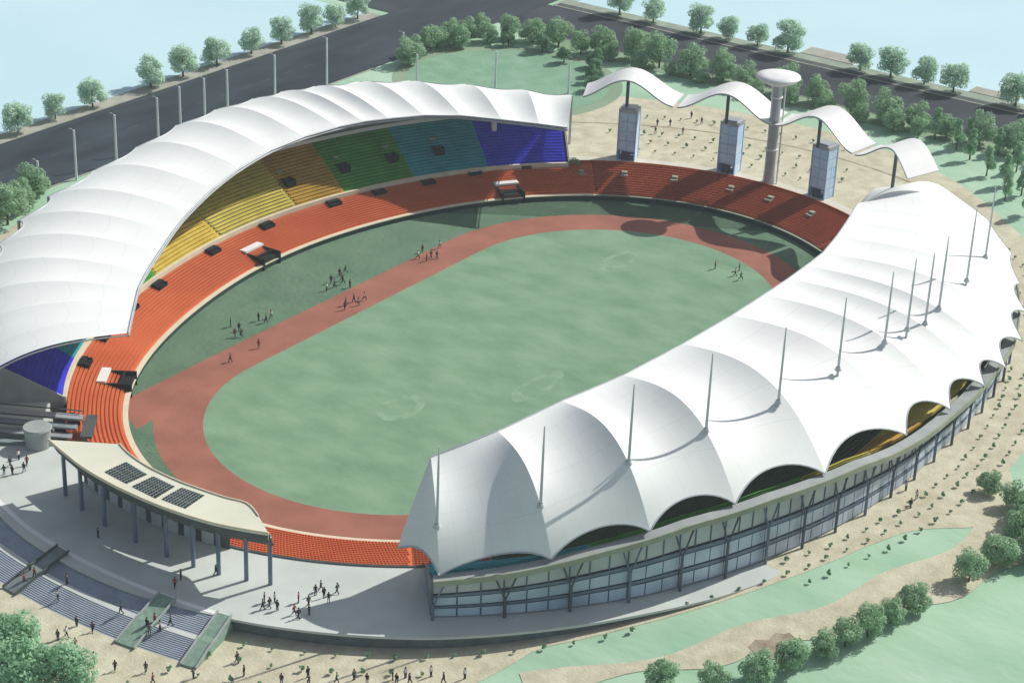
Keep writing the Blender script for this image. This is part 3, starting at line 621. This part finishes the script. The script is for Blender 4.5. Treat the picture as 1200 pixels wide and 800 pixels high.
# ------------------------------------------------------------------ trees
def crown_mesh(name, R, H, z0, n, leaf, lumps, seed, conic=0):
    rg = np.random.default_rng(seed)
    c = []
    for k in range(lumps):
        a = rg.uniform(0, 2*math.pi); hh = rg.uniform(.05, .95); rr = R*(.3+.42*rg.random())*math.sqrt(max(.1, 1-(1.5*hh-.6)**2))*(1-conic*hh)
        c.append((rr*math.cos(a), rr*math.sin(a), z0+H*(.12+.76*hh), R*rg.uniform(.28, .46)*(1-.5*conic*hh)))
    c.append((0, 0, z0+H*.45, R*.55)); c = np.array(c); idx = rg.integers(0, len(c), n)
    d = rg.normal(size=(n, 3)); d /= np.linalg.norm(d, axis=1)[:, None]; rad = rg.uniform(.55, 1.08, n)**.6
    p = c[idx, :3]+d*(c[idx, 3]*rad)[:, None]*np.array([1, 1, .85])
    nrm = d+np.array([0, 0, .35])+rg.normal(size=(n, 3))*.4; nrm /= np.linalg.norm(nrm, axis=1)[:, None]
    a = np.cross(nrm, rg.normal(size=(n, 3))); a /= np.linalg.norm(a, axis=1)[:, None]; b = np.cross(nrm, a); s = leaf*rg.uniform(.6, 1.3, n)[:, None]
    V = np.stack([p-a*s, p-b*s*.6, p+a*s, p+b*s*.6], 1).reshape(-1, 3)
    me = bpy.data.meshes.new(name); me.from_pydata(V.tolist(), [], [(4*i, 4*i+1, 4*i+2, 4*i+3) for i in range(n)]); return me
def trunk_mesh(h, r, seed, R):
    rg = random.Random(seed); mb = MB(); mb.tube([(0, 0, -.3), (.08, 0, h*.5), (0, .05, h*1.0)], [r*1.3, r, r*.5], 7)
    for k in range(5):
        a = k*2.1+rg.random(); z = h*(.45+.1*k); mb.tube([(0, 0, z), (math.cos(a)*R*.35, math.sin(a)*R*.35, z+R*.35), (math.cos(a)*R*.6, math.sin(a)*R*.6, z+R*.75)], [r*.5, r*.3, r*.12], 5)
    return mb.mesh('trunk')
KIND = {}
for kname, spec in {'pale': (4.3, 7.4, .7, 4200, .28, 20, 'leaf_pale'), 'mid': (4.4, 7.8, .5, 4200, .28, 20, 'leaf_mid'), 'dark': (3.8, 8, .4, 3600, .28, 18, 'leaf_dark'), 'bright': (4.6, 8, .3, 5200, .27, 24, 'leaf_bright')}.items():
    L_ = []
    for s in range(3):
        cm = crown_mesh('crown', *spec[:6], seed=hash(kname) % 97+s if False else {'pale': 10, 'mid': 20, 'dark': 30, 'bright': 40}[kname]+s); cm.materials.append(MATS[spec[6]])
        tm = trunk_mesh(spec[2]+spec[1]*.55, .22, s, spec[0]); tm.materials.append(MATS['bark']); L_.append((cm, tm))
    KIND[kname] = L_
for s in range(2):
    cm = crown_mesh('crown', 3.0, 9.5, .8, 2200, .3, 18, seed=60+s, conic=.8); cm.materials.append(MATS['leaf_bright']); tm = trunk_mesh(6, .2, s, 1.6); tm.materials.append(MATS['bark']); KIND.setdefault('conic', []).append((cm, tm))
def tree(x, y, kind, label, group, s=1.0, name='tree', z=None):
    cm, tm = random.choice(KIND[kind]); r = empty(name, (x, y, (G(x, y) if z is None else z)+.05), random.uniform(0, 6.28)); r.scale = (s*random.uniform(.93, 1.08), s*random.uniform(.93, 1.08), s*random.uniform(.92, 1.1))
    link('crown', cm, parent=r); link('trunk', tm, parent=r); tag(r, label, 'tree', group); return r
def row(pts, kind, fmt, group, s=1.0, name='tree', js=.17):
    for i, (x, y) in enumerate(pts): tree(x+random.uniform(-.4, .4), y+random.uniform(-.4, .4), kind, fmt % ORD[i], group, s*random.uniform(1-js, 1+js), name)
row([(5, 171.5), (16, 171.5), (30, 172), (43, 172), (66, 172), (79, 172), (93, 172), (108, 172), (122, 172), (136, 172), (147, 172), (158, 172)][::-1], 'pale', 'pale round tree on the lake side of the road, %s from the junction', 'pale trees on the lake bank of the long road', 1.0)
row([(219, 112), (219, 100), (219, 82), (219.5, 72), (219.5, 62), (219.5, 51), (219, 26), (219, 16), (219, 5), (219, -5), (219, -24), (219, -34)], 'pale', 'round tree on the far bank of the cross road, %s from the junction', 'round trees on the far bank of the cross road', 1.15)
row([(180, 93), (182, 83), (180, 73), (180, 62), (182, 53), (180, 43), (183, 32), (182, 21), (182, 10), (181, -1), (181, -11), (180, -20), (181, -29), (180, -40), (180, -50), (180, -60)], 'mid', 'bushy tree on the stadium side of the cross road, %s from the junction', 'green trees on the stadium verge of the cross road', 1.08)
row([(176, 88), (175, 78), (176, 67), (176, 57), (175, 38), (177, 27), (176, 16), (176, 5), (175, -6), (174, -14)], 'mid', 'lower tree of the inner verge row by the cross road, %s from the junction', 'inner row of lower trees along the cross road', .72)
row([(131.6, 131), (139, 134), (147, 134), (157.4, 135), (164, 132), (172, 133), (174, 124), (175, 116), (176, 107), (175, 98), (166, 127), (156, 130), (150, 134)], 'mid', 'dense green tree in the junction grove, %s round the round lawn', 'trees of the grove between round lawn and junction', 1.0)
row([(167, 120), (168.5, 108), (166, 88), (155.1, 80), (148, 76), (160, 83), (164, 97)], 'dark', 'dark green bushy tree inside the lawn ring, %s from the junction grove', 'dark bushy trees along the lawn path', .75)
row([(168, -32), (173, -26), (176, -18), (166.8, -46.2), (159, -41), (155, -48), (151, -54), (171, -56), (145.6, -52), (176.1, -37), (163, -60), (139, -61), (150, -66)], 'conic', 'pointed green tree in the park beyond the mast canopy, %s from the wave roof', 'pointed trees in the park beyond the mast canopy', .95)
row([(-14, 134), (-22, 130), (-29, 125.5)], 'mid', 'round tree beside the road near the wide canopy end, %s from the lamps', 'trees beside the wide canopy end', 1.1)
row([(-90.8, -93.5), (-85.7, -100), (-80.4, -104.8), (-68, -110.7), (-59.1, -113.9), (-47.5, -117), (-24.7, -121.9), (-14, -122.3), (-7, -120), (-3.4, -116.1), (-19, -126), (-74, -107.5), (-63.5, -112.5), (-53, -115.5), (-1, -111), (-33, -120.5)], 'mid', 'wild green tree along the pale meadow edge, %s from the podium end', 'wild trees between sand path and pale meadow', .76, js=.2)
tree(-152.5, -12, 'bright', 'big bright green leafy tree at the foot of the broad stairs', None, 1.5); tree(-149.5, -8, 'bright', 'smaller bright green tree tucked against the big one by the stairs', None, 1.05)
tree(-150, -20, 'bright', 'bright green tree standing lowest on the sand by the stairs', None, 1.15)
cm = crown_mesh('crown', 1.9, 2.2, .1, 500, .2, 8, 77); cm.materials.append(MATS['leaf_dark'])
tag(link('bush', cm), 'dark round bush at the end of the blue seats', 'bush').location = (93.5, 46, 5)
# small round shrubs in rows on the sand
sm = crown_mesh('shrub', .52, .8, .15, 70, .17, 4, 5); sm.materials.append(MATS['leaf_dark']); k = 0
mat('shrub_brown', (.10, .085, .05), .9, var=.3, scale=2)
WH = ['in the row below the glass front', 'in the middle row along the glass front', 'in the row at the green strip edge', 'in the row right below the podium', 'in the second row below the podium', 'in the third row below the podium', 'in the outermost row below the podium',
      'at the mast canopy far end', 'in the outer row beyond the mast canopy', 'on the plaza just behind the glass towers', 'in the plaza second row behind the towers', 'in the plaza third row behind the towers', 'in the plaza row closest to the road']
for row_, (dd, a, b) in enumerate(((32.5, -117, -60), (35.4, -132, -62), (39.2, -118, -64), (38.6, -166, -134), (43.2, -168, -149), (48.5, -170, -158), (54, -172, -161), (36, -58, -14), (41, -56, -20), (24, -8, 20), (31, -10, 22), (38, -9, 24), (52, -6, 22))):
    ph = a+row_*.4; i = 0
    while ph < b:
        t = T(ph, dd); q = off(t, dd+random.uniform(-.3, .3)); o = link('shrub', sm); o.location = (q.x, q.y, G(q.x, q.y)+.05); s = random.uniform(.7, 1.25); o.scale = (s, s, s); o.rotation_euler.z = random.uniform(0, 6)
        tag(o, 'small round shrub %s' % WH[row_]+(', %s from its low end' % ORD[i] if i < 30 else ''), 'shrub', 'small shrubs %s' % WH[row_]); i += 1; ph += math.degrees(4.9/q.length)*random.uniform(.9, 1.1)
# ------------------------------------------------------------------ people
def person_mesh(pose, top, leg):
    J = {'stand': dict(kl=(.10, .02, .5), kr=(-.11, 0, .5), fl=(.12, 0, .05), fr=(-.13, 0, .05), el=(.27, .02, 1.12), er=(-.28, 0, 1.12), hl=(.26, .10, .86), hr=(-.27, .08, .86)),
         'walk': dict(kl=(.09, .20, .5), kr=(-.09, -.06, .48), fl=(.10, .30, .05), fr=(-.10, -.36, .10), el=(.27, -.10, 1.12), er=(-.27, .10, 1.12), hl=(.25, -.18, .88), hr=(-.24, .28, .92)),
         'run': dict(kl=(.10, .34, .62), kr=(-.10, -.10, .46), fl=(.10, .30, .18), fr=(-.10, -.52, .22), el=(.27, -.24, 1.18), er=(-.27, .16, 1.14), hl=(.24, -.05, 1.02), hr=(-.22, .36, 1.22))}[pose]
    V = [(0, 0, .92), (0, .01, 1.18), (0, 0, 1.40), (0, 0, 1.52), (0, .02, 1.64), (0, .02, 1.76), (.10, 0, .88), J['kl'], J['fl'], (J['fl'][0], J['fl'][1]+.17, J['fl'][2]-.01), (-.10, 0, .88), J['kr'], J['fr'], (J['fr'][0], J['fr'][1]+.17, J['fr'][2]-.01),
         (.19, 0, 1.40), J['el'], J['hl'], (-.19, 0, 1.40), J['er'], J['hr']]
    E = [(0, 1), (1, 2), (2, 3), (3, 4), (4, 5), (0, 6), (6, 7), (7, 8), (8, 9), (0, 10), (10, 11), (11, 12), (12, 13), (2, 14), (14, 15), (15, 16), (2, 17), (17, 18), (18, 19)]
    Rr = [.15, .14, .15, .065, .10, .085, .10, .07, .05, .04, .10, .07, .05, .04, .07, .05, .04, .07, .05, .04]
    me = bpy.data.meshes.new('p'); me.from_pydata(V, E, []); o = bpy.data.objects.new('tmp', me); COL.objects.link(o); m = o.modifiers.new('s', 'SKIN')
    for i, r_ in enumerate(Rr): me.skin_vertices[0].data[i].radius = (r_, r_*.8)
    me.skin_vertices[0].data[0].use_root = True
    dg = bpy.context.evaluated_depsgraph_get(); out = bpy.data.meshes.new_from_object(o.evaluated_get(dg)); bpy.data.objects.remove(o)
    for mm in (leg, top, 'skin', 'cloth_black'): out.materials.append(MATS[mm])
    for p in out.polygons:
        z = p.center.z; p.material_index = 0 if z < .95 else 1 if z < 1.46 else 2
        if z > 1.68 or (z > 1.56 and p.normal.y < -.3): p.material_index = 3
        if z < .95 and abs(p.center.x) > .2: p.material_index = 2
    return out
PM = {}
def person(x, y, z, i, label, group):
    poses = ['stand', 'walk', 'run'] if group.startswith('athletes') else ['stand', 'walk']
    pz = poses[i % len(poses)]; top, nm = [('cloth_black', 'black'), ('cloth_navy', 'navy'), ('cloth_grey', 'grey'), ('cloth_white', 'white'), ('cloth_black', 'black'), ('cloth_red', 'red'), ('cloth_green', 'green')][(i*5+int(abs(x))) % 7]
    key = (pz, top)
    if key not in PM: PM[key] = person_mesh(pz, top, 'cloth_black' if top != 'cloth_black' else 'cloth_navy')
    o = link('person', PM[key]); o.location = (x, y, z); o.rotation_euler.z = random.uniform(0, 6.28); o.scale = (1.2, 1.2, 1.2)
    verb = {'stand': 'standing', 'walk': 'walking', 'run': 'running'}[pz]
    tag(o, '%s topped person %s %s' % (nm, verb, label), 'person', group)
def dz_stairs(x, y):
    r = math.hypot(x, y)-rA(math.degrees(math.atan2(y, x)) % 360); return interp([(0, 5.0), (5.2, 3.7), (6.4, 3.7), (11.4, 2.15)], r)
CL = {
 ('athletes on the far grass', 'on the grass by the far entry, %s from the tunnel', 0): [(30.9, 48.0), (29.7, 44.5), (35.6, 46.4), (27.4, 44.0), (30.2, 43.1), (27.3, 46.5)],
 ('athletes in the middle of the far grass', 'on the grass beside the sprint lanes, %s in the cluster', 0): [(7.1, 54.0), (1.4, 50.8), (4.2, 50.6), (3.7, 48.1), (2.8, 53.0), (9.5, 54.2), (-1.1, 51.0), (5.5, 52.0)],
 ('athletes on the sprint lanes', 'on the red sprint lanes, %s of the lane cluster', 0): [(-4.6, 42.5), (-1.9, 42.3), (0.3, 41.1), (-2.7, 40.3), (-6.5, 41.2)],
 ('athletes near the entry gate', 'on the grass near the entry gate, %s of the cluster', 0): [(-29.5, 54.6), (-30.0, 51.7), (-31.9, 49.3), (-32.8, 50.4), (-22.9, 50.1), (-20.5, 50.8), (-23.3, 52.0)],
 ('athletes alone on the track', 'alone on the red lanes, %s from the middle', 0): [(-33.7, 42.7), (-42.5, 42.8)],
 ('athletes at the canopy side', 'on the infield by the mast canopy, %s of the group', 0): [(68.4, -11.4), (68.0, -17.2), (66.6, -19.4), (71.3, -16.3)],
 ('people by the ramp', 'on the podium by the grey ramp, %s of the cluster', 5): [(-111.1, 35.8), (-108.3, 37.3), (-105.5, 38.1), (-108.2, 33.7), (-110.2, 34.6), (-106.1, 35.2)],
 ('people in the roof shade', 'under the cream roof deck, %s from the ramp', 5): [(-116.2, 6.3), (-119.5, -15.2), (-117.1, -14.3), (-112.4, -17.9)],
 ('people at the sunlit patch', 'on the podium below the orange terrace, %s of the group', 5): [(-113.7, -30.0), (-114.3, -31.7), (-112.6, -31.3), (-115.4, -31.2), (-114.1, -33.2), (-113.3, -36.2)],
 ('people at the shade line', 'on the podium by the canopy tip, %s of the group', 5): [(-110.1, -34.4), (-109.9, -36.4), (-106.6, -35.1), (-105.0, -34.9), (-106.3, -36.7), (-103.9, -37.6), (-111.8, -38.1), (-113.7, -37.5), (-107.0, -38.3)],
 ('people on the stairs', 'on the broad stone stairs, %s counted from the top', 's'): [(-128.6, 1.1), (-129.3, -12.4), (-129.7, 8.9), (-130.3, 7.1), (-132.0, 7.9), (-132.1, -0.4), (-135.0, -7.8), (-134.6, -11.1), (-130.3, -19.8), (-128.1, -18.9), (-128.9, -20.8), (-126.9, -21.3), (-129.5, -18.5)],
 ('people on the stair side sand', 'on the sand below the stairs, %s from the big tree', 'g'): [(-139.7, -8.4), (-138.2, -8.8), (-140.6, -17.5), (-144.6, -17.4), (-139.7, -12.4), (-140.2, -21.9), (-128.5, -38.8), (-126.4, -35.4), (-147.5, -16.0), (-137.5, -26), (-134, -33), (-139, -29), (-132.5, -40)],
 ('people on the sand below the podium', 'on sand below the podium side, %s from the stairs', 'g'): [(-126.5, -44.9), (-120.9, -51.6), (-118.5, -53.2), (-118.1, -55.5), (-114.7, -58.0), (-115.2, -59.2), (-113.0, -59.3), (-113.9, -60.8), (-110.1, -62.2), (-110.3, -64.9), (-107.3, -66.9), (-124, -48.5), (-122.5, -47)],
 ('people by the glass front', 'on the sand path by the meadow trees, %s of three', 'g'): [(-10.2, -97.8), (-12.0, -100.8), (-15.6, -101.3)],
 ('people on the tower plaza', 'on the sandy plaza behind the glass towers, %s of nine', 'g'): [(134.4, 45.9), (136.8, 43.2), (146.4, 42.1), (143.9, 37.3), (133.1, 36.9), (128.7, 43.0), (139, 12), (133, -5), (128, 22)],
}
n = 0
for (grp, fmt, z), pts in CL.items():
    for i, (x, y) in enumerate(pts):
        zz = .02 if z == 0 else 5.02 if z == 5 else dz_stairs(x, y) if z == 's' else G(x, y)+.07
        person(x, y, zz, i, fmt % ORD[i], grp); n += 1

# ------------------------------------------------------------------ haze
hz = MB(); hz.box((350, 250, 99), (1500, 1500, 198)); ho = hz.build('haze', None)
hm = bpy.data.materials.new('haze'); hm.use_nodes = True; t = hm.node_tree; t.nodes.clear(); o_ = t.nodes.new('ShaderNodeOutputMaterial'); v_ = t.nodes.new('ShaderNodeVolumePrincipled')
v_.inputs['Color'].default_value = (.80, .90, .95, 1); v_.inputs['Density'].default_value = .00014; t.links.new(v_.outputs[0], o_.inputs['Volume']); ho.data.materials.append(hm); tag(ho, kind='stuff')
